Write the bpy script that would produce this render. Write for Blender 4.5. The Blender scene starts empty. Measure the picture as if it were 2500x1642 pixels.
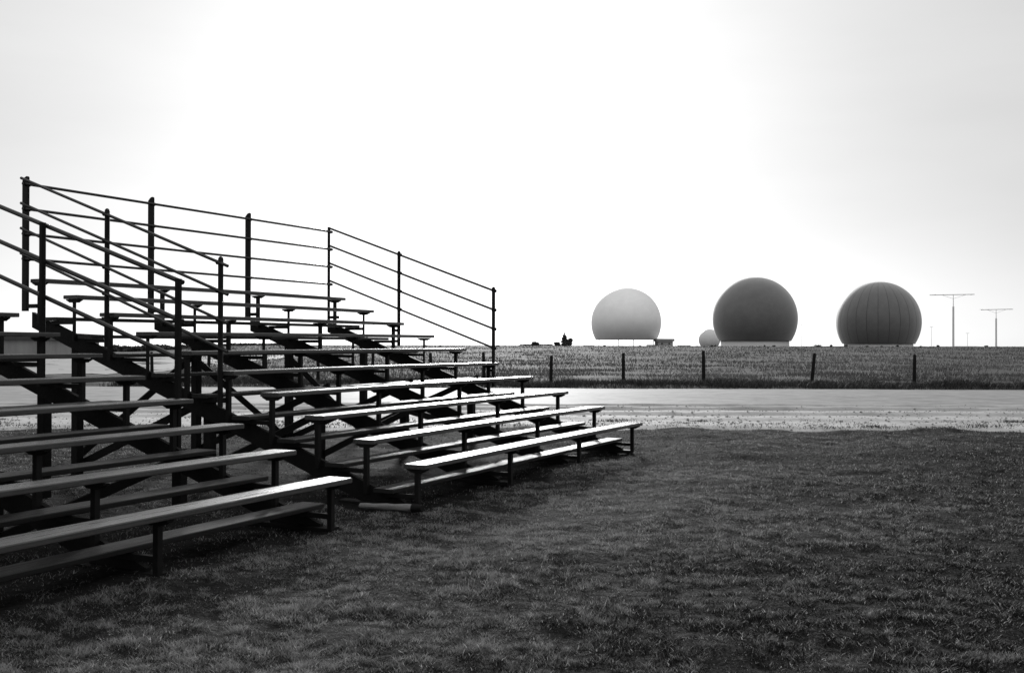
import bpy, math, random
import numpy as np
from mathutils import Vector, Matrix
random.seed(7); RNG = np.random.default_rng(11)
S = bpy.context.scene
COL = S.collection

# ------------------------------------------------------------------ camera
F_PX, CX, CY, CZ, YAW, PIT, ROL = 2492.66, -8.396, -5.3046, 1.6254, 1.0916, 0.0060, 0.002
FW = Vector((math.sin(YAW)*math.cos(PIT), math.cos(YAW)*math.cos(PIT), math.sin(PIT)))
RT0 = Vector((math.cos(YAW), -math.sin(YAW), 0)); UP0 = RT0.cross(FW)
RT = RT0*math.cos(ROL)+UP0*math.sin(ROL); UP = UP0*math.cos(ROL)-RT0*math.sin(ROL)
CAM = Vector((CX, CY, CZ))
cd = bpy.data.cameras.new('camera'); cam = bpy.data.objects.new('camera', cd); COL.objects.link(cam)
cam.matrix_world = Matrix(((RT.x, UP.x, -FW.x, CX), (RT.y, UP.y, -FW.y, CY), (RT.z, UP.z, -FW.z, CZ), (0, 0, 0, 1)))
cd.sensor_fit = 'HORIZONTAL'; cd.sensor_width = 36; cd.lens = 36*F_PX/2500; cd.clip_end = 12000; cd.clip_start = .05
S.camera = cam

# ------------------------------------------------------------------ sky, sun, exposure (black-and-white film: everything neutral)
SUN_AZ = YAW - 0.05          # from +Y towards +X
SUN_EL = math.radians(16); OVERCAST = 6.0; CLEAR = 1.2
w = bpy.data.worlds.new('World'); S.world = w; w.use_nodes = True
nt = w.node_tree; nt.nodes.clear()
out = nt.nodes.new('ShaderNodeOutputWorld'); bg = nt.nodes.new('ShaderNodeBackground')
sky = nt.nodes.new('ShaderNodeTexSky'); sky.sky_type = 'NISHITA'; sky.sun_disc = False
sky.sun_elevation = SUN_EL; sky.sun_rotation = SUN_AZ; sky.altitude = 0; sky.air_density = 0.4; sky.dust_density = 0.9; sky.ozone_density = 1
bw = nt.nodes.new('ShaderNodeRGBToBW')
tc = nt.nodes.new('ShaderNodeTexCoord'); mp = nt.nodes.new('ShaderNodeMapping'); mp.inputs['Scale'].default_value = (1.2, 1.2, 5)
nz = nt.nodes.new('ShaderNodeTexNoise'); nz.inputs['Scale'].default_value = 2.2; nz.inputs['Detail'].default_value = 5
mr = nt.nodes.new('ShaderNodeMapRange'); mr.inputs[1].default_value = .3; mr.inputs[2].default_value = .7; mr.inputs[3].default_value = .96; mr.inputs[4].default_value = 1.04
mu = nt.nodes.new('ShaderNodeMath'); mu.operation = 'MULTIPLY'
L = nt.links.new
L(sky.outputs[0], bw.inputs[0]); L(tc.outputs['Generated'], mp.inputs[0]); L(mp.outputs[0], nz.inputs['Vector']); L(nz.outputs['Fac'], mr.inputs[0])
# overcast layer: even stratus, three times brighter overhead than at the horizon (the standard overcast sky)
sx = nt.nodes.new('ShaderNodeSeparateXYZ'); L(tc.outputs['Generated'], sx.inputs[0])
oc = nt.nodes.new('ShaderNodeMapRange'); oc.inputs[1].default_value = 0; oc.inputs[2].default_value = 1; oc.inputs[3].default_value = OVERCAST/3; oc.inputs[4].default_value = OVERCAST; L(sx.outputs['Z'], oc.inputs[0])
sc_ = nt.nodes.new('ShaderNodeMath'); sc_.operation = 'MULTIPLY_ADD'; sc_.inputs[1].default_value = CLEAR; pw = nt.nodes.new('ShaderNodeMath'); pw.operation = 'POWER'; pw.inputs[1].default_value = .6; L(bw.outputs[0], pw.inputs[0])      # the glow as the stratus spreads it
L(pw.outputs[0], sc_.inputs[0]); L(oc.outputs[0], sc_.inputs[2])
L(sc_.outputs[0], mu.inputs[0]); L(mr.outputs[0], mu.inputs[1]); L(mu.outputs[0], bg.inputs['Color']); L(bg.outputs[0], out.inputs['Surface'])
bg.inputs['Strength'].default_value = 0.10
sl = bpy.data.lights.new('sun', 'SUN'); sl.energy = 3.2; sl.angle = math.radians(8); sl.color = (1, 1, 1)
sun = bpy.data.objects.new('sun', sl); COL.objects.link(sun); sun.location = (0, 0, 60)
sd = Vector((math.sin(SUN_AZ)*math.cos(SUN_EL), math.cos(SUN_AZ)*math.cos(SUN_EL), math.sin(SUN_EL)))
sun.rotation_euler = (-sd).to_track_quat('-Z', 'Y').to_euler()
S.view_settings.view_transform = 'Standard'; S.view_settings.look = 'None'; S.view_settings.gamma = 1; S.view_settings.use_curve_mapping = False
S.view_settings.exposure = 0.2

# ------------------------------------------------------------------ helpers
def at(x, y, depth):
    """photo pixel + forward depth -> world point"""
    return CAM + (FW + RT*((x-1250)/F_PX) + UP*((821-y)/F_PX))*depth
def px_ground(x, depth): p = at(x, 836, depth); return p.x, p.y
def tag(o, label=None, cat=None, group=None, kind=None):
    if label: o['label'] = label
    if cat: o['category'] = cat
    if group: o['group'] = group
    if kind: o['kind'] = kind
    return o
def empty(name, loc=(0, 0, 0), rz=0, label=None, cat=None, group=None):
    o = bpy.data.objects.new(name, None); COL.objects.link(o); o.location = loc; o.rotation_euler = (0, 0, rz); o.empty_display_size = .2
    return tag(o, label, cat, group)
def link(name, me, mat=None, parent=None, loc=None, rot=None):
    o = bpy.data.objects.new(name, me); COL.objects.link(o)
    if mat and not me.materials: me.materials.append(mat)
    if parent: o.parent = parent
    if loc is not None: o.location = loc
    if rot is not None: o.rotation_euler = rot
    return o
class MB:
    def __init__(s): s.v = []; s.f = []
    def add(s, vs, fs):
        b = len(s.v); s.v += [tuple(p) for p in vs]; s.f += [tuple(i+b for i in f) for f in fs]; return s
    def loft(s, rings, cap=True):
        n = len(rings[0]); vs = [p for r in rings for p in r]; fs = []
        for k in range(len(rings)-1):
            for i in range(n):
                j = (i+1) % n; fs.append((k*n+i, k*n+j, (k+1)*n+j, (k+1)*n+i))
        if cap: fs.append(tuple(range(n-1, -1, -1))); fs.append(tuple((len(rings)-1)*n+i for i in range(n)))
        return s.add(vs, fs)
    def beam(s, p0, p1, wd, ht, ch=.006, side=None, nseg=1, bow=0, z_up=Vector((0, 0, 1))):
        """bevelled rectangular bar: wd across (side direction), ht up"""
        p0 = Vector(p0); p1 = Vector(p1); d = (p1-p0).normalized()
        sd_ = Vector(side).normalized() if side is not None else d.cross(z_up).normalized()
        if sd_.length < .5: sd_ = Vector((1, 0, 0))
        u = sd_.cross(d).normalized(); a, b = wd/2, ht/2
        sec = [(-a+ch, -b), (a-ch, -b), (a, -b+ch), (a, b-ch), (a-ch, b), (-a+ch, b), (-a, b-ch), (-a, -b+ch)]
        rings = []
        for k in range(nseg+1):
            t = k/nseg; c = p0.lerp(p1, t)+u*(bow*math.sin(math.pi*t))
            rings.append([c+sd_*x+u*y for x, y in sec])
        return s.loft(rings)
    def tube(s, p0, p1, r0, r1=None, n=10):
        r1 = r0 if r1 is None else r1
        p0 = Vector(p0); p1 = Vector(p1); d = (p1-p0).normalized()
        a = d.orthogonal().normalized(); b = d.cross(a)
        return s.loft([[p+a*(r*math.cos(2*math.pi*i/n))+b*(r*math.sin(2*math.pi*i/n)) for i in range(n)] for p, r in ((p0, r0), (p1, r1))])
    def lathe(s, prof, n=32, c=(0, 0)):
        return s.loft([[Vector((c[0]+r*math.cos(2*math.pi*i/n), c[1]+r*math.sin(2*math.pi*i/n), z)) for i in range(n)] for r, z in prof])
    def prism(s, pts, axis, a0, a1):
        """polygon in the plane perpendicular to axis ('x': (y,z) points, 'y': (x,z), 'z': (x,y))"""
        f = {'x': lambda p, a: (a, p[0], p[1]), 'y': lambda p, a: (p[0], a, p[1]), 'z': lambda p, a: (p[0], p[1], a)}[axis]
        return s.loft([[Vector(f(p, a)) for p in pts] for a in (a0, a1)])
    def mesh(s, name, smooth=False):
        me = bpy.data.meshes.new(name); me.from_pydata(s.v, [], s.f); me.update()
        if smooth: me.polygons.foreach_set('use_smooth', [True]*len(me.polygons))
        return me
    def obj(s, name, mat, parent=None, smooth=False, loc=None):
        import bmesh
        me = s.mesh(name, smooth); bm = bmesh.new(); bm.from_mesh(me); bmesh.ops.recalc_face_normals(bm, faces=bm.faces[:]); bm.to_mesh(me); bm.free()
        if smooth: me.set_sharp_from_angle(angle=math.radians(40))
        return link(name, me, mat, parent, loc)
def np_mesh(name, V, Q, mat, parent=None, smooth=False, tone=None):
    """fast mesh from arrays; Q is (n,3) or (n,4)"""
    V = np.asarray(V, np.float32); Q = np.asarray(Q, np.int32)
    me = bpy.data.meshes.new(name); me.vertices.add(len(V)); me.vertices.foreach_set('co', V.ravel())
    k = Q.shape[1]; me.loops.add(Q.size); me.loops.foreach_set('vertex_index', Q.ravel())
    me.polygons.add(len(Q)); me.polygons.foreach_set('loop_start', np.arange(0, Q.size, k, dtype=np.int32)); me.polygons.foreach_set('loop_total', np.full(len(Q), k, np.int32))
    if smooth: me.polygons.foreach_set('use_smooth', np.ones(len(Q), bool))
    if tone is not None:
        at_ = me.attributes.new('tone', 'FLOAT', 'POINT'); at_.data.foreach_set('value', np.asarray(tone, np.float32))
    me.update(calc_edges=True)
    return link(name, me, mat, parent)
def hash2(ix, iy, s):
    h = np.sin(ix*127.1+iy*311.7+s*74.7)*43758.5453
    return h-np.floor(h)
def vnoise(x, y, s=0):
    ix = np.floor(x); iy = np.floor(y); fx = x-ix; fy = y-iy; fx = fx*fx*(3-2*fx); fy = fy*fy*(3-2*fy)
    a = hash2(ix, iy, s); b = hash2(ix+1, iy, s); c = hash2(ix, iy+1, s); d = hash2(ix+1, iy+1, s)
    return a+(b-a)*fx+(c-a)*fy+(a-b-c+d)*fx*fy
def fbm(x, y, s=0, o=4):
    t = 0; am = .5; n = 0
    for k in range(o): t = t+am*vnoise(x*2**k+k*17.3, y*2**k-k*9.1, s+k); n += am; am *= .5
    return t/n
def sstep(a, b, x): t = np.clip((x-a)/(b-a), 0, 1); return t*t*(3-2*t)

# ------------------------------------------------------------------ materials
def mat(name, base=.2, rough=.6, spec=.5, var=.25, scale=8, bump=.0, bscale=60, stretch=None, detail=5, coat=0, metallic=0, rvar=.0):
    m = bpy.data.materials.new(name); m.use_nodes = True; n = m.node_tree.nodes; k = m.node_tree.links.new
    p = n['Principled BSDF']; p.inputs['Roughness'].default_value = rough; p.inputs['Specular IOR Level'].default_value = spec; p.inputs['Metallic'].default_value = metallic
    if coat: p.inputs['Coat Weight'].default_value = coat; p.inputs['Coat Roughness'].default_value = .25
    t = n.new('ShaderNodeTexCoord'); mm = n.new('ShaderNodeMapping'); k(t.outputs['Object'], mm.inputs[0])
    if stretch: mm.inputs['Scale'].default_value = stretch
    a = n.new('ShaderNodeTexNoise'); a.inputs['Scale'].default_value = scale; a.inputs['Detail'].default_value = detail; a.inputs['Roughness'].default_value = .65
    k(mm.outputs[0], a.inputs['Vector'])
    r = n.new('ShaderNodeMapRange'); r.inputs[1].default_value = .25; r.inputs[2].default_value = .75; r.inputs[3].default_value = base*(1-var); r.inputs[4].default_value = base*(1+var)
    k(a.outputs['Fac'], r.inputs[0]); k(r.outputs[0], p.inputs['Base Color'])
    if rvar:
        q = n.new('ShaderNodeMapRange'); q.inputs[1].default_value = .3; q.inputs[2].default_value = .7; q.inputs[3].default_value = max(.05, rough-rvar); q.inputs[4].default_value = rough+rvar
        a2 = n.new('ShaderNodeTexNoise'); a2.inputs['Scale'].default_value = scale*.7; a2.inputs['Detail'].default_value = 4; k(mm.outputs[0], a2.inputs['Vector']); k(a2.outputs['Fac'], q.inputs[0]); k(q.outputs[0], p.inputs['Roughness'])
    if bump:
        b = n.new('ShaderNodeTexNoise'); b.inputs['Scale'].default_value = bscale; b.inputs['Detail'].default_value = 6; k(mm.outputs[0], b.inputs['Vector'])
        bn = n.new('ShaderNodeBump'); bn.inputs['Strength'].default_value = bump; bn.inputs['Distance'].default_value = .02; k(b.outputs['Fac'], bn.inputs['Height']); k(bn.outputs[0], p.inputs['Normal'])
    return m
M = {}
M['plank'] = mat('painted_plank', .05, .33, .4, .55, 3, .22, 30, (1.0, 16, 16), rvar=.13)
M['foot'] = mat('foot_plank', .016, .45, .25, .35, 3, .15, 30, (1.2, 14, 14), rvar=.1)
M['steel'] = mat('dark_painted_steel', .009, .55, .15, .3, 14, .05, 80)
M['rail'] = mat('rail_pipe', .015, .35, .4, .3, 14, .04, 80)
M['timber'] = mat('dark_timber', .008, .65, .12, .3, 5, .2, 30, (1, 1, 1))
M['post'] = mat('fence_timber', .014, .8, .1, .3, 20, .3, 60)
M['log'] = mat('grey_log', .2, .7, .3, .3, 8, .4, 40, (2, 9, 9))
M['wire'] = mat('galvanised_wire', .2, .5, .5, .1)
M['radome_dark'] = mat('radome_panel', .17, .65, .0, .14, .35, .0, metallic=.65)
M['radome_pale'] = mat('pale_radome_panel', .95, .6, .0, .05, .3, .0, metallic=.7)  # near-white base puts the haze fade into the colour
for nm in ('radome_dark', 'radome_pale'):      # sheen added to brighten and fade the rims against the sky
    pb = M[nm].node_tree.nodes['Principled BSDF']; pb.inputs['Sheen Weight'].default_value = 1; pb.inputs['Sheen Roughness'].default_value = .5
M['bright_white'] = mat('bright_white_paint', .9, .5, .3, .03, 1)
M['white'] = mat('white_paint', .75, .5, .4, .06, 1)
M['concrete'] = mat('pale_concrete', .42, .8, .3, .15, 1.5, .2, 12)
M['roof'] = mat('dark_roofing', .05, .6, .4, .2, 2)
M['wall'] = mat('grey_cladding', .3, .7, .3, .2, 1.2, .0, 10, (1, 1, .2))
M['mast'] = mat('mast_steel', .8, .5, .5, .1, 3)  # pale base carries the distance haze of the masts as colour
M['bark'] = mat('bark', .05, .9, .2, .3, 4)
M['leaf'] = mat('foliage', .06, .7, .3, .5, 3)

# ground: grass soil near, rough pasture beyond the fence
def ground_mat(name, rough, spec, lo, hi, bump):
    m = bpy.data.materials.new(name); m.use_nodes = True; n = m.node_tree.nodes; k = m.node_tree.links.new
    p = n['Principled BSDF']; p.inputs['Roughness'].default_value = rough; p.inputs['Specular IOR Level'].default_value = spec
    g = n.new('ShaderNodeNewGeometry')
    def noise(sc, det, st=(1, 1, 1)):
        mm = n.new('ShaderNodeMapping'); mm.inputs['Scale'].default_value = st; k(g.outputs['Position'], mm.inputs[0])
        a = n.new('ShaderNodeTexNoise'); a.inputs['Scale'].default_value = sc; a.inputs['Detail'].default_value = det; a.inputs['Roughness'].default_value = .6; k(mm.outputs[0], a.inputs['Vector']); return a.outputs['Fac']
    def math_(op, a, b):
        q = n.new('ShaderNodeMath'); q.operation = op
        for i, v in enumerate((a, b)):
            if isinstance(v, (int, float)): q.inputs[i].default_value = v
            else: k(v, q.inputs[i])
        return q.outputs[0]
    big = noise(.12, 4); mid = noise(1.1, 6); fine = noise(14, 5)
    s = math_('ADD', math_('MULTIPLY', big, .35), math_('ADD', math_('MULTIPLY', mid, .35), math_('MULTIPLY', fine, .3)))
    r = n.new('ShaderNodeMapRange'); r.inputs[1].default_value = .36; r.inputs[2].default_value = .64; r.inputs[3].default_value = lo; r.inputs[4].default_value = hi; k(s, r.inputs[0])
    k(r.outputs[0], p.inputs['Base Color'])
    bn = n.new('ShaderNodeBump'); bn.inputs['Strength'].default_value = bump; bn.inputs['Distance'].default_value = .12
    k(math_('ADD', math_('MULTIPLY', mid, .8), math_('MULTIPLY', fine, .5)), bn.inputs['Height']); k(bn.outputs[0], p.inputs['Normal'])
    return m
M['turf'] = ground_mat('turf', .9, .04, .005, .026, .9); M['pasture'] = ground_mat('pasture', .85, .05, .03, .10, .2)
def track_mat(name, base, rough):
    m = mat(name, base, rough, .08, .35, 1.3, .25, 9, (1, 1, 1), 8); n = m.node_tree.nodes
    return m
M['road'] = track_mat('compacted_road', .24, .7)
M['gravel'] = track_mat('sandy_gravel', .37, .78)
M['lot'] = mat('worn_asphalt', .22, .6, .4, .15, .3, .1, 4)
def blade_mat(name, lo, hi):
    m = bpy.data.materials.new(name); m.use_nodes = True; n = m.node_tree.nodes; k = m.node_tree.links.new
    o = n['Material Output']; p = n['Principled BSDF']; p.inputs['Roughness'].default_value = .6; p.inputs['Specular IOR Level'].default_value = .14
    a = n.new('ShaderNodeAttribute'); a.attribute_name = 'tone'
    r = n.new('ShaderNodeMapRange'); r.clamp = False; r.inputs[3].default_value = lo; r.inputs[4].default_value = hi; k(a.outputs['Fac'], r.inputs[0]); k(r.outputs[0], p.inputs['Base Color'])
    t = n.new('ShaderNodeBsdfTranslucent'); k(r.outputs[0], t.inputs['Color'])
    mx = n.new('ShaderNodeMixShader'); mx.inputs[0].default_value = .35; k(p.outputs[0], mx.inputs[1]); k(t.outputs[0], mx.inputs[2]); k(mx.outputs[0], o.inputs['Surface'])
    return m
M['blade'] = blade_mat('grass_blades', .008, .31)
M['verge'] = blade_mat('verge_blades', .015, .06)
M['field'] = blade_mat('field_blades', .04, .11)

# ------------------------------------------------------------------ terrain: one sheet
FX, FY = math.sin(YAW), math.cos(YAW); RX, RY = math.cos(YAW), -math.sin(YAW)
def to_da(x, y): dx, dy = x-CX, y-CY; return dx*FX+dy*FY, dx*RX+dy*RY
def to_xy(d, a): return CX+d*FX+a*RX, CY+d*FY+a*RY
def near_edge(a): return 19.25+.35*np.sin(a*.21+1)+1.9*(fbm(a*.6+3, a*0+2.2, 5, 5)-.5)
def far_edge(a): return 36.3-.035*a+.5*(fbm(a*.3, a*0+7.7, 9, 3)-.5)
FENCE_D = lambda a: 40.2-.085*a
def Hbase(d, a):
    ratio = a/np.maximum(d, 1)
    rise = sstep(-.42, -.24, ratio)
    z = 1.0*sstep(42, 172, d)*rise
    z = z-.0062*np.maximum(d-185, 0)*sstep(185, 260, d)
    return z
def H(x, y):
    d, a = to_da(x, y)
    z = Hbase(d, a)
    lawn = sstep(near_edge(a)+.5, near_edge(a)-.6, d)
    z = z+lawn*(.12*(fbm(x*.9, y*.9, 1, 3)-.5)+.07*(fbm(x*3.2, y*3.2, 3, 3)-.5))
    fld = sstep(far_edge(a), far_edge(a)+1.2, d)
    z = z+fld*(.35*(fbm(x*.35, y*.35, 4, 4)-.5)*sstep(250, 60, d)+.05)
    trk = sstep(near_edge(a)-.3, near_edge(a)+.3, d)*sstep(far_edge(a)+.4, far_edge(a)-.2, d)
    return z-.06*trk
ds = np.concatenate([np.linspace(-60, 0, 13)[:-1], np.linspace(0, 4, 9)[:-1], np.arange(4, 22, .11), np.arange(22, 36, 1.0), np.arange(36, 60, .4), np.geomspace(60, 3500, 70)])
th = np.concatenate([np.linspace(-3.2, -.62, 26)[:-1], np.linspace(-.62, .62, 330), np.linspace(.62, 3.2, 26)[1:]])
Dg, Tg = np.meshgrid(ds, th, indexing='ij'); Ag = Tg*np.maximum(np.abs(Dg), 18)
Ag = np.where((Dg > 0) & (Dg < 18), Tg*(6+Dg*12/18.), Ag)
Xg, Yg = to_xy(Dg, Ag); Zg = H(Xg, Yg)
nx, ny = Dg.shape; idx = np.arange(nx*ny).reshape(nx, ny)
Q = np.stack([idx[:-1, :-1], idx[:-1, 1:], idx[1:, 1:], idx[1:, :-1]], -1).reshape(-1, 4)[:, ::-1]
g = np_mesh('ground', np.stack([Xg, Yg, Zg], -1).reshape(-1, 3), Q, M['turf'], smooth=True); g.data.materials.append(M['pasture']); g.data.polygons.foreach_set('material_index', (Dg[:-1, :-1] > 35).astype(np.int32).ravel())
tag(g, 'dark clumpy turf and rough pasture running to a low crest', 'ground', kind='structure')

def strip(name, e0, e1, material, a0, a1, na, nd, zf, label):
    A = np.linspace(a0, a1, na); T = np.linspace(0, 1, nd)
    AA, TT = np.meshgrid(A, T, indexing='ij'); DD = e0(AA)*(1-TT)+e1(AA)*TT
    X, Y = to_xy(DD, AA); Z = zf(DD, AA, X, Y); i = np.arange(na*nd).reshape(na, nd)
    q = np.stack([i[:-1, :-1], i[1:, :-1], i[1:, 1:], i[:-1, 1:]], -1).reshape(-1, 4)
    nrm = (X[1, 0]-X[0, 0])*(Y[0, 1]-Y[0, 0])-(Y[1, 0]-Y[0, 0])*(X[0, 1]-X[0, 0])
    if nrm < 0: q = q[:, ::-1]
    o = np_mesh(name, np.stack([X, Y, Z], -1).reshape(-1, 3), q, material, smooth=True); tag(o, label, name.replace('_', ' '), kind='structure'); return o
MIDD = lambda a: 26.6-.03*a+.5*(fbm(a*.25, a*0+1.7, 12, 3)-.5)
def z_gravel(D, A, X, Y):
    z = .004+.05*(fbm(A*1.2, D*1.6, 21, 5)-.5)
    for c, dep in ((26.0, .07), (24.9, .07), (23.4, .05), (21.6, .03)):
        cc = c-.03*A+.25*np.sin(A*.17+c); z = z-dep*np.exp(-((D-cc)/.22)**2)+.6*dep*np.exp(-((D-cc-.5)/.25)**2)
    edge = sstep(near_edge(A), near_edge(A)+.6, D); return z*edge-.055*(1-edge)+.01*edge
def z_road(D, A, X, Y): return .012+.02*(fbm(X*.6, Y*.6, 31, 3)-.5)+.05*sstep(0, 4.5, D-MIDD(A))*sstep(0, 4.5, far_edge(A)-D)
strip('gravel_strip', near_edge, MIDD, M['gravel'], -60, 45, 700, 60, z_gravel, 'pale rutted sandy gravel strip between the lawn and the road')
strip('road', MIDD, far_edge, M['road'], -60, 45, 240, 30, z_road, 'pale compacted dirt road running in front of the fence')

# ------------------------------------------------------------------ bleachers
P_ = .61; NR = 10; SW = .25; ST = .045
def build_bleacher(root, Lr, h1, r, kind, overhang=.095):
    """root-local axes: x along the rows (0 = left end), y back, z up"""
    us = [overhang+(Lr-2*overhang)*k/3 for k in range(4)]
    zs = lambda n: h1+(n-1)*r
    slope = r/P_
    VP = .12
    top = lambda v: h1+slope*(v-VP)-.47        # upper edge of the stringers
    rnd = random.Random(3 if kind == 'pipe' else 5)
    for n in range(1, NR+1):
        z = zs(n); v0 = (n-1)*P_
        du = rnd.uniform(-.015, .015); tl = rnd.uniform(-.004, .004)
        MB().beam((du, v0+SW/2, z-ST/2+tl), (Lr+du, v0+SW/2, z-ST/2-tl), SW, ST, .007, side=(0, 1, 0), nseg=6, bow=rnd.uniform(-.012, -.002)).obj('seat_plank', M['plank'], root)
        if n == NR: continue
        fv = v0+.35; fz = z-.255-ST/2
        du = rnd.uniform(-.03, .02)
        MB().beam((-.03+du, fv+.12, fz), (Lr+.05+du, fv+.12, fz), .24, ST-.004, .006, side=(0, 1, 0), nseg=4, bow=-.004).obj('foot_plank', M['foot'], root)
    ped = {}
    for k, u in enumerate(us):
        # stringer: a heavy plank on edge, cut level where it meets the ground and plumb at the back
        vt = .19; vb = 5.79
        vg = VP+(.47-h1+vt+.02)/slope          # where the lower edge leaves the ground
        vf = VP+(.47-h1+.035)/slope
        MB().prism([(vf-.02, .02), (vg, .02), (vb, top(vb)-vt), (vb, top(vb)), (vf-.02, max(top(vf-.02), .05))], 'x', u-.022, u+.022).obj('stringer', M['timber'], root)
        sill = MB().beam((u, vf-.16, 0), (u, vf+.75, 0), .14, .05, .006).obj('sill_block', M['timber'], root)
        for n in range(1, NR+1):
            z = zs(n); vp = (n-1)*P_+VP
            thin = (n in (9, 7)) and kind == 'pipe'
            wv = .022 if thin else .046
            uo = u-.045
            key = ('t' if thin else 'n', n == 1)
            hgt = .47+.03 if n > 1 else z-ST-.0
            if key not in ped:
                m = MB()
                if thin: m.beam((0, 0, -hgt), (0, 0, 0), .04, wv, .003, side=(1, 0, 0))
                else:   # angle section
                    m.prism([(-.023, -.023), (.023, -.023), (.023, -.016), (-.016, -.016), (-.016, .023), (-.023, .023)], 'z', -hgt, 0)
                ped[key] = m.mesh('pedestal')
                m = MB().prism([(-.115, 0), (-.112, -.012), (-.07, -.03), (-.055, -.04), (.055, -.04), (.07, -.03), (.112, -.012), (.115, 0)], 'x', -.03, .03)
                ped['b'] = ped.get('b') or m.mesh('seat_bracket')
                ped['a'] = ped.get('a') or MB().beam((0, 0, 0), (0, .38, 0), .04, .045, .003).mesh('foot_arm')
            pd = link('pedestal', ped[key], M['steel'], root, (uo, vp, z-ST))
            link('seat_bracket', ped['b'], M['steel'], pd, (0, 0, -.0005))
            if n < NR: link('foot_arm', ped['a'], M['steel'], pd, (0, .0, -.255-.0235))
        # timber posts under the stringer
        pv = (2.95, 5.09) if kind == 'pipe' else (1.99, 3.87, 5.6)
        for v in pv:
            MB().beam((u+.08, v, -.03), (u+.08, v, top(v)-.02), .1, .11, .006, side=(1, 0, 0)).obj('support_post', M['timber'], root)
        if kind == 'pipe':
            MB().beam((u+.145, 2.85, 1.06), (u+.145, 5.15, .12), .03, .09, .004).obj('brace', M['timber'], root)
    def cross(v, a, za, b, zb): MB().beam((us[a]+.08, v, za), (us[b]+.08, v, zb), .03, .09, .004).obj('brace', M['timber'], root)
    if kind == 'pipe':
        cross(5.165, 0, .18, 1, 1.42); cross(5.165, 1, 1.42, 2, .15); cross(5.165, 2, 1.45, 3, .12); cross(2.88, 0, .25, 1, .74); cross(2.88, 1, .2, 2, .63); cross(2.88, 2, .63, 3, .2)
    else:
        cross(5.68, 0, .2, 1, 1.4); cross(5.68, 1, 1.4, 2, .2); cross(5.68, 2, .2, 3, 1.4); cross(1.9, 2, .1, 3, .55); cross(1.9, 0, .1, 1, .55)
    # ---- guard rails
    if kind == 'pipe':
        clamp = MB().tube((-.035, 0, 0), (.035, 0, 0), .026, n=8).mesh('clamp', True)
        VB = 5.79; zt = 3.555; sp = .306; rr = .018
        bu = [0-.02, 1.97, 3.94, 5.99]
        posts = []
        for i, u in enumerate(bu):
            if i < 3:
                wv = .088; m = MB().prism([(VB-wv/2, 2.0), (VB+wv/2, 2.0), (VB+wv/2, zt+.045), (VB+.005, zt+.085), (VB-wv/2+.012, zt+.10), (VB-wv/2, zt+.085)], 'x', u-.018, u+.018)
                p = m.obj('rail_post', M['steel'], root)
            else: p = MB().tube((u, VB, 1.97), (u, VB, zt+.085), .025).obj('rail_post', M['steel'], root, True)
            for k in range(4): link('clamp', clamp, M['steel'], p, (u, VB-.03, zt-.0-sp*k))
            # strap to the stringer end
            MB().beam((u, VB-.22, 2.06), (u, VB+.02, 2.06), .03, .05, .004).obj('strap', M['steel'], p)
        for k in range(4):
            z = zt-sp*k
            MB().tube((-.10, VB-.045, z), (6.03, VB-.045, z), rr, n=8).obj('rail', M['rail'], root, True)
        for u, side in ((6.035, 1), (-.035, -1)):
            zr = lambda v: 3.618-.3555*(5.80-v) if side > 0 else 3.625-.3555*(5.80-v)
            for v, zb in ((4.35, 1.566), (2.53 if side > 0 else 2.60, .92)):
                p = MB().tube((u, v, zb), (u, v, zr(v)+.03), .029, n=12).obj('rail_post', M['steel'], root, True)
                MB().lathe([(.03, 0), (.026, .02), (.012, .035)], 12, (u, v)).obj('cap', M['steel'], p, True, (0, 0, zr(v)+.03))
                for k in range(4):
                    z = zr(v)-.307*k; c = link('clamp', clamp, M['steel'], p, (u+.02*side, v, z), (math.atan(.3555), 0, math.pi/2))
                for dz in (.08, .26): MB().beam((u-.07*side, v, zb+dz), (u+.015*side, v, zb+dz), .05, .045, .003, side=(0, 1, 0)).obj('strap', M['steel'], p)
            for k in range(4):
                v0, v1 = 2.50 if side > 0 else 2.47, 5.82
                MB().tube((u+.03*side, v0, zr(v0)-.307*k), (u+.03*side, v1, zr(v1)-.307*k), rr, n=8).obj('rail', M['rail'], root, True)
    else:
        u = Lr+.0
        zr = lambda v: 2.2+.334*(v-2.03)
        for v in (2.03, 3.93, 5.72):
            MB().beam((u, v, top(v)-.25), (u, v, zr(v)+.03), .052, .052, .006, side=(1, 0, 0)).obj('rail_post', M['timber'], root)
        for k in range(3):
            MB().tube((u+.05, 2.02, zr(2.02)-.375*k), (u+.05, 5.75, zr(5.75)-.375*k), .024, n=10).obj('rail', M['rail'], root, True)
b1 = empty('bleacher', (0, 0, 0), 0, 'dark ten-row bleacher with four-pipe guard rails along its back and ends', 'bleacher', 'bleachers on the lawn')
build_bleacher(b1, 6.07, .4375, .2177, 'pipe')
YL = .012; L2 = 6.07
b2 = empty('bleacher', (-1.17-L2*math.cos(YL), .01-L2*math.sin(YL), 0), YL, 'dark bleacher across the aisle with thick three-pipe rail on square posts', 'bleacher', 'bleachers on the lawn')
build_bleacher(b2, L2, .452, .2105, 'square')

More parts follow.
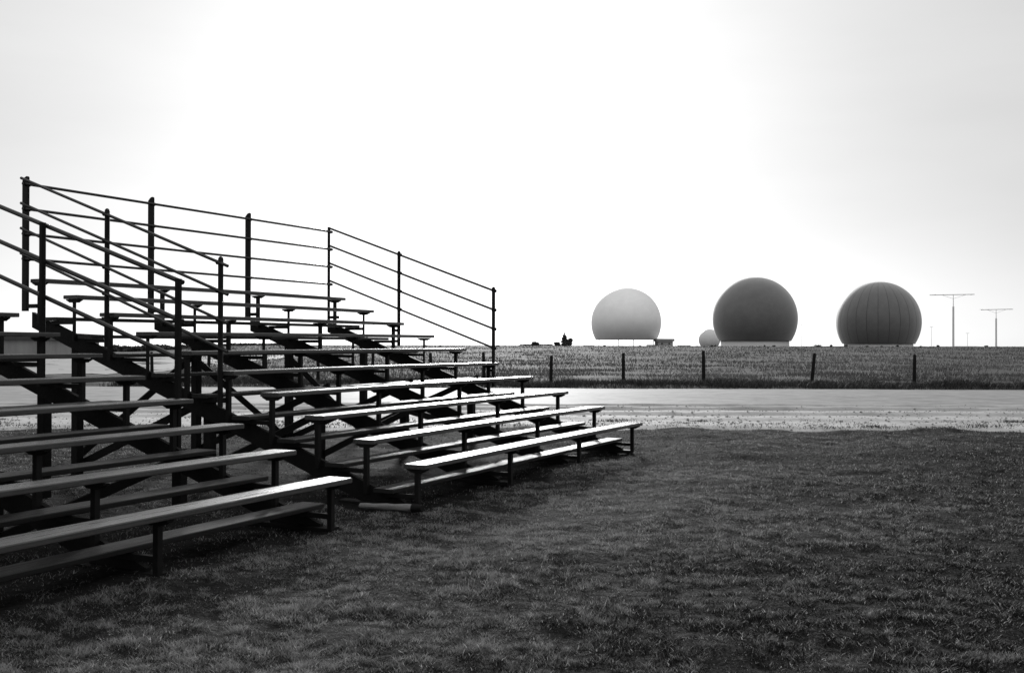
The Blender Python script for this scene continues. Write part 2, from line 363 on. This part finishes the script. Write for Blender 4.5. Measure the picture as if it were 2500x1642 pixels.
# log left in the grass by the aisle
p0 = at(880, 1240, 10.05); p1 = at(1012, 1252, 9.75)
lg = empty('log', (p0.x, p0.y, 0), 0, 'short pale log lying in the grass by the aisle end', 'log')
q0 = Vector((0, 0, .02)); q1 = Vector((p1.x-p0.x, p1.y-p0.y, .045))
rings = []
dv = (q1-q0).normalized(); sa = dv.cross(Vector((0, 0, 1))); ua = sa.cross(dv)
for k in range(9):
    t = k/8; c = q0.lerp(q1, t); r = .026+.012*t+.003*math.sin(k*2.1)
    rings.append([c+sa*(r*math.cos(2*math.pi*i/12)*(1+.08*math.sin(i*3+k)))+ua*(r*math.sin(2*math.pi*i/12)) for i in range(12)])
MB().loft(rings).obj('bark_shell', M['log'], lg, True)
MB().tube(q1-dv*.02, q1+dv*.09, .044, .034, 12).obj('rotten_end', M['timber'], lg, True)

# ------------------------------------------------------------------ fence
fa = [((x-1250)/F_PX) for x in (-60, 230, 372, 510, 648, 777, 909, 1052, 1182, 1345, 1522, 1718, 1981, 2232, 2600)]
fence = empty('fence', (*to_xy(40.2, 0), 0), 0, 'low wire fence on weathered timber posts along the far verge of the road', 'fence')
pts = []
for i, t in enumerate(fa):
    if t < -.36: continue
    d = 40.2/(1+.085*t); a = t*d; x, y = to_xy(d, a); z = float(H(np.array(x), np.array(y)))
    h = 1.2+random.uniform(-.05, .09); lx, ly = random.uniform(-.04, .04), random.uniform(-.03, .03)
    if i == 12: lx, ly = .12*RX, .12*RY
    fo = fence.location
    m = MB(); n = 10
    m.loft([[Vector((x-fo.x+lx*tt+rr*math.cos(2*math.pi*k/n), y-fo.y+ly*tt+rr*math.sin(2*math.pi*k/n), z+h*tt-.1*(tt == 0))) for k in range(n)] for tt, rr in ((0, .075), (.3, .068), (.7, .066), (.97, .06), (1, .045))])
    m.obj('post', M['post'], fence, True)
    pts.append((Vector((x-fo.x, y-fo.y, z)), Vector((lx, ly, 0)), h))
for f in (.2, .4, .6, .78, .93):
    m = MB()
    for (pa, la, ha), (pb, lb, hb) in zip(pts[:-1], pts[1:]):
        a_ = pa+la*f+Vector((0, 0, 1.15*f)); b_ = pb+lb*f+Vector((0, 0, 1.15*f)); c_ = (a_+b_)/2-Vector((0, 0, .015))
        m.tube(a_, c_, .003, n=4); m.tube(c_, b_, .003, n=4)
    m.obj('wire', M['wire'], fence)

# ------------------------------------------------------------------ radomes
def gz(x, y): return float(H(np.array(float(x)), np.array(float(y))))
def radome(px, yc, yb, rpx, Rm, name, label, material, gores=0, group='large radomes beyond the field', ncol=9, drum=True):
    D = F_PX*Rm/rpx; c = at(px, yc, D); zb = at(px, yb, D).z; g0 = gz(c.x, c.y)
    root = empty(name, (c.x, c.y, g0), 0, label, 'radome', group)
    zc = c.z-g0; cut = zb-g0; ph0 = math.acos(max(-1, min(1, (zc-cut)/Rm)))      # angle from nadir
    prof = []
    for k in range(25): a = ph0+(math.pi-ph0)*k/24; prof.append((max(Rm*math.sin(a), .001), zc-Rm*math.cos(a)))
    if not gores:
        m = MB(); n = 64
        rings = [[Vector((r*math.cos(2*math.pi*i/n), r*math.sin(2*math.pi*i/n), z)) for i in range(n)] for r, z in prof]
        m.loft(rings).obj('shell', material, root, True)
    else:
        inner = MB(); n = 48
        inner.loft([[Vector((r*.985*math.cos(2*math.pi*i/n), r*.985*math.sin(2*math.pi*i/n), zc+(z-zc)*.985)) for i in range(n)] for r, z in prof]).obj('lining', M['roof'], root, True)
        da = 2*math.pi/gores; gap = .004
        V = []; Fq = []
        for r, z in prof:
            for j in range(4): a = -da/2+gap+(da-2*gap)*j/3; rr_ = r*(1 if j in (1, 2) else .997); V.append((rr_*math.cos(a), rr_*math.sin(a), z))
        for k in range(len(prof)-1):
            for j in range(3): Fq.append((k*4+j, k*4+j+1, k*4+5+j, k*4+4+j))
        me = bpy.data.meshes.new('gore_panel'); me.from_pydata(V, [], Fq); me.polygons.foreach_set('use_smooth', [True]*len(Fq)); me.update()
        for i in range(gores): link('gore_panel', me, material, root, (0, 0, 0), (0, 0, i*da))
    rb = prof[0][0]
    MB().lathe([(rb*.80, cut-.02), (rb*1.004, cut-.02), (rb*1.01, cut+.12), (rb*.995, cut+.3)], 48).obj('ring_beam', M['roof'], root, True)
    if drum: MB().lathe([(rb*.95, -1), (rb*.95, cut-.03), (rb*.8, cut-.03)], 48).obj('base_wall', M['bright_white'], root, True); return root
    cm = MB().beam((0, 0, -1), (0, 0, cut), .22, .22, .02, side=(1, 0, 0)).mesh('column')
    for i in range(ncol):
        a = 2*math.pi*i/ncol+.1; link('column', cm, M['white'], root, (rb*.93*math.cos(a), rb*.93*math.sin(a), 0), (0, 0, a))
    return root
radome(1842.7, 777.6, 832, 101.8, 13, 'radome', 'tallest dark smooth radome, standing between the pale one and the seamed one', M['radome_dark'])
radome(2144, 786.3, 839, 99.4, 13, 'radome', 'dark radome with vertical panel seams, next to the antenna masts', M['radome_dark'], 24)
radome(1528.6, 787, 829, 85, 13, 'radome', 'pale grey haze-faded radome beside the flat-roofed hut', M['radome_pale'], ncol=4, drum=False)
radome(1732, 829, 846, 26, 5, 'radome', 'small whitish radome peeking out behind the tallest one', M['white'], group='small radomes', ncol=4)  # white shell stands in for haze over the far dome

# ------------------------------------------------------------------ masts
def mast(px, ytop, x0, x1, ystep, D, wpx, label):
    c = at(px, 845, D); g0 = gz(c.x, c.y); root = empty('antenna_mast', (c.x, c.y, g0), 0, label, 'antenna mast', 'antenna masts beyond the field')
    k = D/F_PX; zt = at(px, ytop, D).z-g0; zs = at(px, ystep, D).z-g0
    MB().tube((0, 0, -1), (0, 0, zs), wpx*k/2, wpx*k*.45, 10).obj('lower_mast', M['mast'], root, True)
    MB().tube((0, 0, zs), (0, 0, zt), wpx*k*.2, wpx*k*.13, 8).obj('upper_mast', M['mast'], root, True)
    l = (x0-px)*k; r = (x1-px)*k
    b = MB().beam(Vector((RX*l, RY*l, zt-.15)), Vector((RX*r, RY*r, zt+.1)), .22, .22, .01).obj('cross_boom', M['mast'], root)
    for t in (-.9, -.55, .55, .9):
        q = r*t; MB().tube((RX*q-FX*1.2, RY*q-FY*1.2, zt), (RX*q+FX*1.2, RY*q+FY*1.2, zt), .05, n=6).obj('element', M['mast'], b)
    for s_ in (-1, 1): MB().tube((0, 0, zt-1.2), (RX*s_*r*.6, RY*s_*r*.6, zt), .04, n=5).obj('stay', M['mast'], root)
mast(2327.5, 719, 2270, 2379, 748, 300, 5, 'taller T-shaped antenna mast with wide cross boom, next to the seamed radome')
mast(2432, 755, 2395, 2473, 777, 330, 4.4, 'shorter T-shaped antenna mast beyond the taller one')
def pole(px, ytop, D, wpx, label, yoke=True):
    c = at(px, 845, D); g0 = gz(c.x, c.y); root = empty('thin_mast', (c.x, c.y, g0), 0, label, 'mast', 'thin masts in the distance'); k = D/F_PX; zt = at(px, ytop, D).z-g0
    MB().tube((0, 0, -1), (0, 0, zt), wpx*k/2, wpx*k*.3, 8).obj('shaft', M['mast'], root, True)
    MB().tube((RX*-4*k, RY*-4*k, zt), (RX*4*k, RY*4*k, zt), wpx*k*.4, n=6).obj('crossarm', M['mast'], root)
pole(1957, 792, 420, 1.0, 'thin mast between the two dark radomes')
pole(2274, 798, 430, 1.1, 'thin low mast close beside the seamed radome, before the antenna masts')
pole(2362, 813, 450, 1.0, 'thin low mast between the two T-shaped antenna masts')

# ------------------------------------------------------------------ huts and sheds
def box_building(name, x0, x1, ytop, D, deep, label, wallm, roofm, over=.3, rh=.4, wins=0, cat='building', lean=0):
    k = D/F_PX; c = at((x0+x1)/2, 845, D); g0 = gz(c.x, c.y); W = (x1-x0)*k; h = at(0, ytop, D).z-g0
    root = empty(name, (c.x, c.y, g0), -YAW+lean, label, cat)       # local x = picture right, y = away
    MB().beam((-W/2, deep/2, (h-rh)/2-.3), (W/2, deep/2, (h-rh)/2-.3), deep, h-rh+.6, .02, side=(0, 1, 0)).obj('wall', wallm, root)
    MB().prism([(-over, h-rh+.002), (deep+over, h-rh+.002), (deep+over, h-.1), (deep*.5, h), (-over, h-.1)], 'x', -W/2-over, W/2+over).obj('roof', roofm, root)
    for i in range(wins):
        x = -W/2+W*(i+.5)/wins; s = min(.5, W/wins*.3)
        f = MB().beam((x-s, -.03, h*.45), (x+s, -.03, h*.45), .08, s*1.4, .01, side=(0, 1, 0)).obj('window', M['white'], root); MB().beam((x-s*.85, -.05, h*.45), (x+s*.85, -.05, h*.45), .07, s*1.1, .01, side=(0, 1, 0)).obj('pane', M['roof'], f)
    return root, W, h
box_building('utility_hut', 1607, 1643, 823, 372, 9, 'flat-roofed hut standing against the pale radome', M['concrete'], M['wall'], .5, 1.0, 2)
box_building('equipment_cabin', 1577+5, 1602, 838, 366, 4, 'low cabin in front of the flat-roofed hut', M['wall'], M['roof'], .1, .3, 0)
box_building('equipment_cabin', 1427, 1450, 839, 360, 5, 'small low cabin at the open side of the pale radome', M['wall'], M['wall'], .1, .3, 0)
box_building('equipment_cabin', 2345, 2392, 840, 380, 6, 'long pale cabin behind the antenna masts', M['white'], M['wall'], .1, .3, 3)
box_building('equipment_cabin', 1660, 1685, 838.5, 390, 5, 'tiny pale cabin between the flat-roofed hut and small radome', M['concrete'], M['wall'], .1, .3, 0)
rt, W, h = box_building('long_shed', -330, 116, 812, 112, 14, 'long low shed with pale wall and dark roof beyond the paved lot', M['wall'], M['roof'], .4, .8, 0)

# ------------------------------------------------------------------ trees, shrubs, hedges
def crown_mesh(name, blobs, nleaf, size, seed, parent, material=None):
    r = np.random.default_rng(seed); B = np.array(blobs, float); wt = B[:, 3]*B[:, 4]*B[:, 5]; wt /= wt.sum()
    bi = r.choice(len(B), nleaf, p=wt); u = r.normal(size=(nleaf, 3)); u /= np.linalg.norm(u, axis=1)[:, None]; rad = r.uniform(.25, 1.05, nleaf)**.6
    c = B[bi, :3]+u*B[bi, 3:6]*rad[:, None]
    a = r.normal(size=(nleaf, 3)); a /= np.linalg.norm(a, axis=1)[:, None]; b = np.cross(a, r.normal(size=(nleaf, 3))); b /= np.linalg.norm(b, axis=1)[:, None]
    s = size*r.uniform(.5, 1.3, nleaf)[:, None]
    V = np.concatenate([c-a*s, c+b*s*.6, c+a*s, c-b*s*.6]).reshape(4, nleaf, 3).transpose(1, 0, 2).reshape(-1, 3)
    return np_mesh(name, V, np.arange(nleaf*4).reshape(-1, 4), material or M['leaf'], parent)
def tree(px, ybase, ytop, wpx, D, label, shape='cone', seed=1, group='trees on the field crest'):
    k = D/F_PX; c = at(px, ybase, D); g0 = min(gz(c.x, c.y), c.z); h = at(px, ytop, D).z-g0; rw = wpx*k/2
    root = empty('tree', (c.x, c.y, g0), -YAW, label, 'tree', group); r = random.Random(seed)
    MB().tube((0, 0, -.3), (rw*.05, 0, h*.6), max(.06, rw*.09), .03, 8).obj('trunk', M['bark'], root, True)
    bl = []
    for i in range(16):
        t = i/15
        if shape == 'cone': ww = rw*(1.02-t**1.7)*r.uniform(.8, 1); bl.append((r.uniform(-.3, .3)*ww, r.uniform(-.3, .3)*ww, h*(.12+.84*t), max(ww*.8, .12), max(ww*.8, .12), h*.085))
        else: a = r.uniform(0, 6.28); q = r.uniform(0, .6)*rw; bl.append((q*math.cos(a), q*math.sin(a), h*r.uniform(.2, .75), rw*r.uniform(.4, .6), rw*r.uniform(.4, .6), h*r.uniform(.16, .26)))
    crown_mesh('crown', bl, 1500, max(.12, rw*.17), seed, root)
tree(1378, 846, 811, 25, 178, 'tall narrow dark evergreen tree on the crest, between bleachers and pale radome', 'cone', 3)
tree(1391, 846, 822, 17, 182, 'rounder tree leaning against the tall narrow evergreen', 'round', 4)
tree(1359, 846, 833, 18, 180, 'low bushy tree at the foot of the tall narrow evergreen', 'round', 5)
tree(1306, 846, 833, 20, 190, 'low bushy tree standing apart, at the end of a flat hedge', 'round', 6)
def shrub(px, ytop, wpx, D, seed, label):
    c = at(px, 846, D); g0 = gz(c.x, c.y); k = D/F_PX; h = max(at(px, ytop, D).z-g0, .25); rw = wpx*k/2; r = random.Random(seed)
    root = empty('shrub', (c.x, c.y, g0-.05), -YAW, label, 'shrub', 'scrub tussocks on the field crest')
    MB().tube((0, 0, -.2), (0, 0, h*.4), .03, .015, 5).obj('stem', M['bark'], root)
    crown_mesh('foliage', [(r.uniform(-.4, .4)*rw, r.uniform(-.3, .3)*rw, h*r.uniform(.3, .6), rw*.6, rw*.5, h*.35) for _ in range(5)], 220, .09, seed, root)
TUSSOCKS = [
    (1477, 842, 10, 'scrub tussock under the pale radome, on the evergreens\' side'),
    (1562, 842.5, 8, 'scrub tussock under the pale radome, on the flat-roofed hut side'),
    (1738, 840.5, 7, 'narrow scrub tussock against the foot of the small whitish radome'),
    (1746, 841, 9, 'wider scrub tussock where the small whitish radome meets the tallest one'),
    (1867, 841, 7, 'small scrub tussock below the centre of the tallest radome'),
    (1890, 841, 10, 'scrub tussock below the tallest radome, towards the thin mast'),
    (1996, 840, 24, 'widest flat scrub tussock in the gap between the two dark radomes'),
    (2030, 840, 9, 'small round scrub tussock between the widest tussock and the seamed radome'),
    (2065, 840, 11, 'dark scrub tussock at the foot of the seamed radome, facing the tallest radome'),
    (2117, 842, 8, 'low scrub tussock below the seamed radome, near its middle seam'),
    (2153, 843, 8, 'flattest scrub tussock below the seamed radome'),
    (2190, 840.5, 11, 'tall scrub tussock below the seamed radome, towards the antenna masts'),
    (2247, 843, 7, 'tiny scrub tussock just past the seamed radome, before the thin low mast'),
    (2290, 841, 9, 'scrub tussock between the thin low mast and the taller antenna mast'),
    (2408, 842, 10, 'scrub tussock between the two T-shaped antenna masts'),
    (1215, 844, 9, 'scrub tussock beside the lowest end-rail post of the four-pipe bleacher'),
    (1040, 844, 7, 'scrub tussock showing just above the sixth seat row of the four-pipe bleacher'),
    (1075, 844, 6, 'smallest scrub tussock beyond the end of the seventh bleacher seat'),
]
for i, (px, yt, wp, lb) in enumerate(TUSSOCKS): shrub(px, yt, wp, 165+random.uniform(-8, 8), 40+i, lb)
def hedge(name, x0, x1, ytop, D, label, seed, dens=5000):
    k = D/F_PX; c = at((x0+x1)/2, 845, D); g0 = gz(c.x, c.y)-.2; W = (x1-x0)*k; h = at(0, ytop, D).z-g0; r = random.Random(seed)
    root = empty(name, (c.x, c.y, g0), -YAW, label, 'hedge'); n = max(6, int(W/1.2)); bl = []
    for i in range(n):
        x = -W/2+W*(i+.5)/n; hh = h*r.uniform(.75, 1.02); bl.append((x, r.uniform(-.5, .5), hh*.5, W/n*.9, 1.1, hh*.5))
    crown_mesh('foliage', bl, dens, .28, seed, root)
    for i in range(0, n, 3): MB().tube((-W/2+W*(i+.5)/n, 0, -.3), (-W/2+W*(i+.5)/n, 0, h*.5), .06, .03, 5).obj('stem', M['bark'], root)
hedge('hedge', 124, 520, 841, 150, 'long dark hedge beyond the bleachers, from the shed to the field', 71, 9000)
hedge('hedge', 540, 735, 837.5, 175, 'dark bumpy hedge on the crest, seen through the bleacher seats', 72, 5000)
hedge('hedge', 1272, 1345, 838.5, 210, 'low flat hedge on the crest beside the bushy trees', 73, 2500)

# paved lot, left of the field
def z_lot(D, A, X, Y): return .03+0*D
strip('paved_lot', lambda a: FENCE_D(a)+6+0*a, lambda a: 111+0*a, M['lot'], -60, -19, 60, 40, lambda D, A, X, Y: np.maximum(H(X, Y)+.03, .03), 'grey paved lot in front of the long shed')

# ------------------------------------------------------------------ grass (stuff)
def blades(name, D, A, hgt, wid, tone, lean, material, label, zf=H):
    n = len(D); X, Y = to_xy(D, A); Z = zf(X, Y)-.008
    yaw = RNG.uniform(0, 2*math.pi, n); bx, by = np.cos(yaw)*wid/2, np.sin(yaw)*wid/2
    la = RNG.uniform(0, 2*math.pi, n); l = lean*hgt; lx, ly = np.cos(la)*l, np.sin(la)*l
    V = np.empty((n, 5, 3), np.float32)
    V[:, 0] = np.stack([X-bx, Y-by, Z], 1); V[:, 1] = np.stack([X+bx, Y+by, Z], 1)
    V[:, 2] = np.stack([X+bx*.8+lx*.35, Y+by*.8+ly*.35, Z+hgt*.6], 1); V[:, 3] = np.stack([X-bx*.8+lx*.35, Y-by*.8+ly*.35, Z+hgt*.6], 1)
    V[:, 4] = np.stack([X+lx, Y+ly, Z+hgt], 1)
    b = (np.arange(n)*5)[:, None]
    T = np.concatenate([b+[0, 1, 2], b+[0, 2, 3], b+[3, 2, 4]]).astype(np.int32)
    o = np_mesh(name, V.reshape(-1, 3), T, material, tone=np.repeat(tone, 5)); tag(o, label, 'grass', kind='stuff'); return o
def lawn():
    N = 950000
    D = 4.2*(20.2/4.2)**RNG.uniform(0, 1, N)
    keep = RNG.uniform(0, 1, N) < np.sqrt(4.2/D)*1.3; D = D[keep]
    t = RNG.uniform(-.58, .58, len(D)); A = t*(D+.6)
    X, Y = to_xy(D, A)
    cl = fbm(A*1.6, D*2.6, 51, 3); c2 = fbm(X*7, Y*7, 61, 3); big = fbm(A*.3, D*.7, 81, 3)
    dens = sstep(.34, .58, cl*.45+c2*.55)
    keep = (RNG.uniform(0, 1, len(D)) < .78+.22*dens) & (D < near_edge(A)+RNG.normal(0, .2, len(D))*np.where(fbm(A*1.3, D*0, 13, 3) > .55, 4.5, 1))
    ux, vy = X, Y; shade_thin = ((ux > -.2) & (ux < 6.2) & (vy > .1) & (vy < 5.8)) | ((ux < -1.15) & (vy > .1) & (vy < 5.6))      # grass thinned to dark soil, deepening the shade under the stands
    keep &= ~shade_thin | (RNG.uniform(0, 1, len(D)) < .12)
    D, A, cl, c2, big = D[keep], A[keep], cl[keep], c2[keep], big[keep]; n = len(D)
    hgt = (.012+.02*sstep(.3, .7, cl*.3+c2*.7))*RNG.uniform(.5, 1.4, n); wid = (.0026+.0003*D)*RNG.uniform(.7, 1.4, n)
    Yb = to_xy(D, A)[1]; light_band = np.exp(-((Yb+1.0)/1.5)**2); vignette_dark = sstep(-2.2, -5.0, Yb)       # painted light: brighter band along the stands, vignette darkening away from them
    Xb = to_xy(D, A)[0]; c3 = fbm(Xb*20, Yb*20, 111, 2); c4 = fbm(Xb*11+5, Yb*11, 117, 2)
    tone = np.clip(-.07+.2*sstep(.38, .66, c2*.7+cl*.3)+.42*sstep(.42, .7, c3)+.36*sstep(.42, .68, c4)+.6*(big-.45)+.26*light_band-.24*vignette_dark+RNG.normal(0, .17, n), 0, 1); straw = RNG.uniform(0, 1, n) < .06; tone[straw] = RNG.uniform(.8, 2.0, straw.sum())
    blades('lawn_grass', D, A, hgt, wid, tone, RNG.uniform(.3, 1.5, n), M['blade'], 'short clumpy lawn grass around and in front of the bleachers')
lawn()
def verge():
    n = 42000; A = RNG.uniform(-15, 26, n); f = RNG.beta(2, 2, n); D = far_edge(A)-.1+(FENCE_D(A)+.5-far_edge(A))*f
    hgt = RNG.uniform(.1, .26, n)*(.6+.8*vnoise(A*.9, D*.9, 3)); blades('verge_grass', D, A, hgt, RNG.uniform(.012, .024, n), RNG.uniform(0, 1, n)**1.5, RNG.uniform(.2, .9, n), M['verge'], 'dark unmown verge grass under the wire fence')
verge()
def field():
    n = 90000; D = 40.5*(165/40.5)**(RNG.uniform(0, 1, n)**1.2); t = RNG.uniform(-.33, .56, n); A = t*D; X, Y = to_xy(D, A)
    k = fbm(X*.25, Y*.25, 91, 3)+.25*RNG.normal(0, .4, n) > .42; D, A, X, Y = D[k], A[k], X[k], Y[k]; n = len(D)
    tone = np.clip(fbm(X*.12, Y*.12, 95, 3)*1.1-.1+RNG.normal(0, .2, n), 0, 1)
    blades('field_grass', D, A, RNG.uniform(.08, .22, n), (.01+.0004*D)*RNG.uniform(.7, 1.4, n), tone, RNG.uniform(.2, 1, n), M['field'], 'rough tussocky pasture grass beyond the wire fence')
field()
def gravel_tufts():
    nc = 110; cd_ = 19.4+RNG.exponential(.8, nc); ca = RNG.uniform(-14, 14, nc); m = RNG.integers(20, 120, nc); D = np.repeat(cd_, m); A = np.repeat(ca, m); sp_ = np.repeat(RNG.uniform(.08, .3, nc), m)
    n = len(D); D = D+RNG.normal(0, 1, n)*sp_*.7; A = A+RNG.normal(0, 1, n)*sp_*1.6; k = D < 25.5; D, A = D[k], A[k]; n = len(D)
    blades('weed_tufts', D, A, RNG.uniform(.02, .06, n), RNG.uniform(.008, .014, n), RNG.uniform(0, .6, n), RNG.uniform(.3, 1.2, n), M['verge'], 'sparse weed tufts on the gravel along the lawn edge', zf=lambda X, Y: 0*X+.01)
gravel_tufts()
def pebbles():
    n = 5200; A = RNG.uniform(-26, 16, n); D = near_edge(A)+RNG.beta(1.1, 1.4, n)*7.2; k = D < MIDD(A)-.1; A, D = A[k], D[k]; n = len(D)
    X, Y = to_xy(D, A); Z = z_gravel(D, A, X, Y); r_ = .008+RNG.exponential(.008, n); r_ = np.minimum(r_, .04)
    o6 = np.array([(1, 0, 0), (0, 1, 0), (-1, 0, 0), (0, -1, 0), (0, 0, .65), (0, 0, -.4)]); J = RNG.uniform(.7, 1.3, (n, 6, 1))
    V = np.stack([X, Y, Z+.3*r_], 1)[:, None]+o6[None]*r_[:, None, None]*J
    T = np.array([(0, 1, 4), (1, 2, 4), (2, 3, 4), (3, 0, 4), (1, 0, 5), (2, 1, 5), (3, 2, 5), (0, 3, 5)])
    o = np_mesh('pebbles', V.reshape(-1, 3), (np.arange(n)[:, None, None]*6+T[None]).reshape(-1, 3), M['stone']); tag(o, 'loose pebbles and clods scattered over the gravel strip', 'pebbles', kind='stuff')
M['stone'] = mat('pebble', .32, .85, .2, .5, .7)
pebbles()
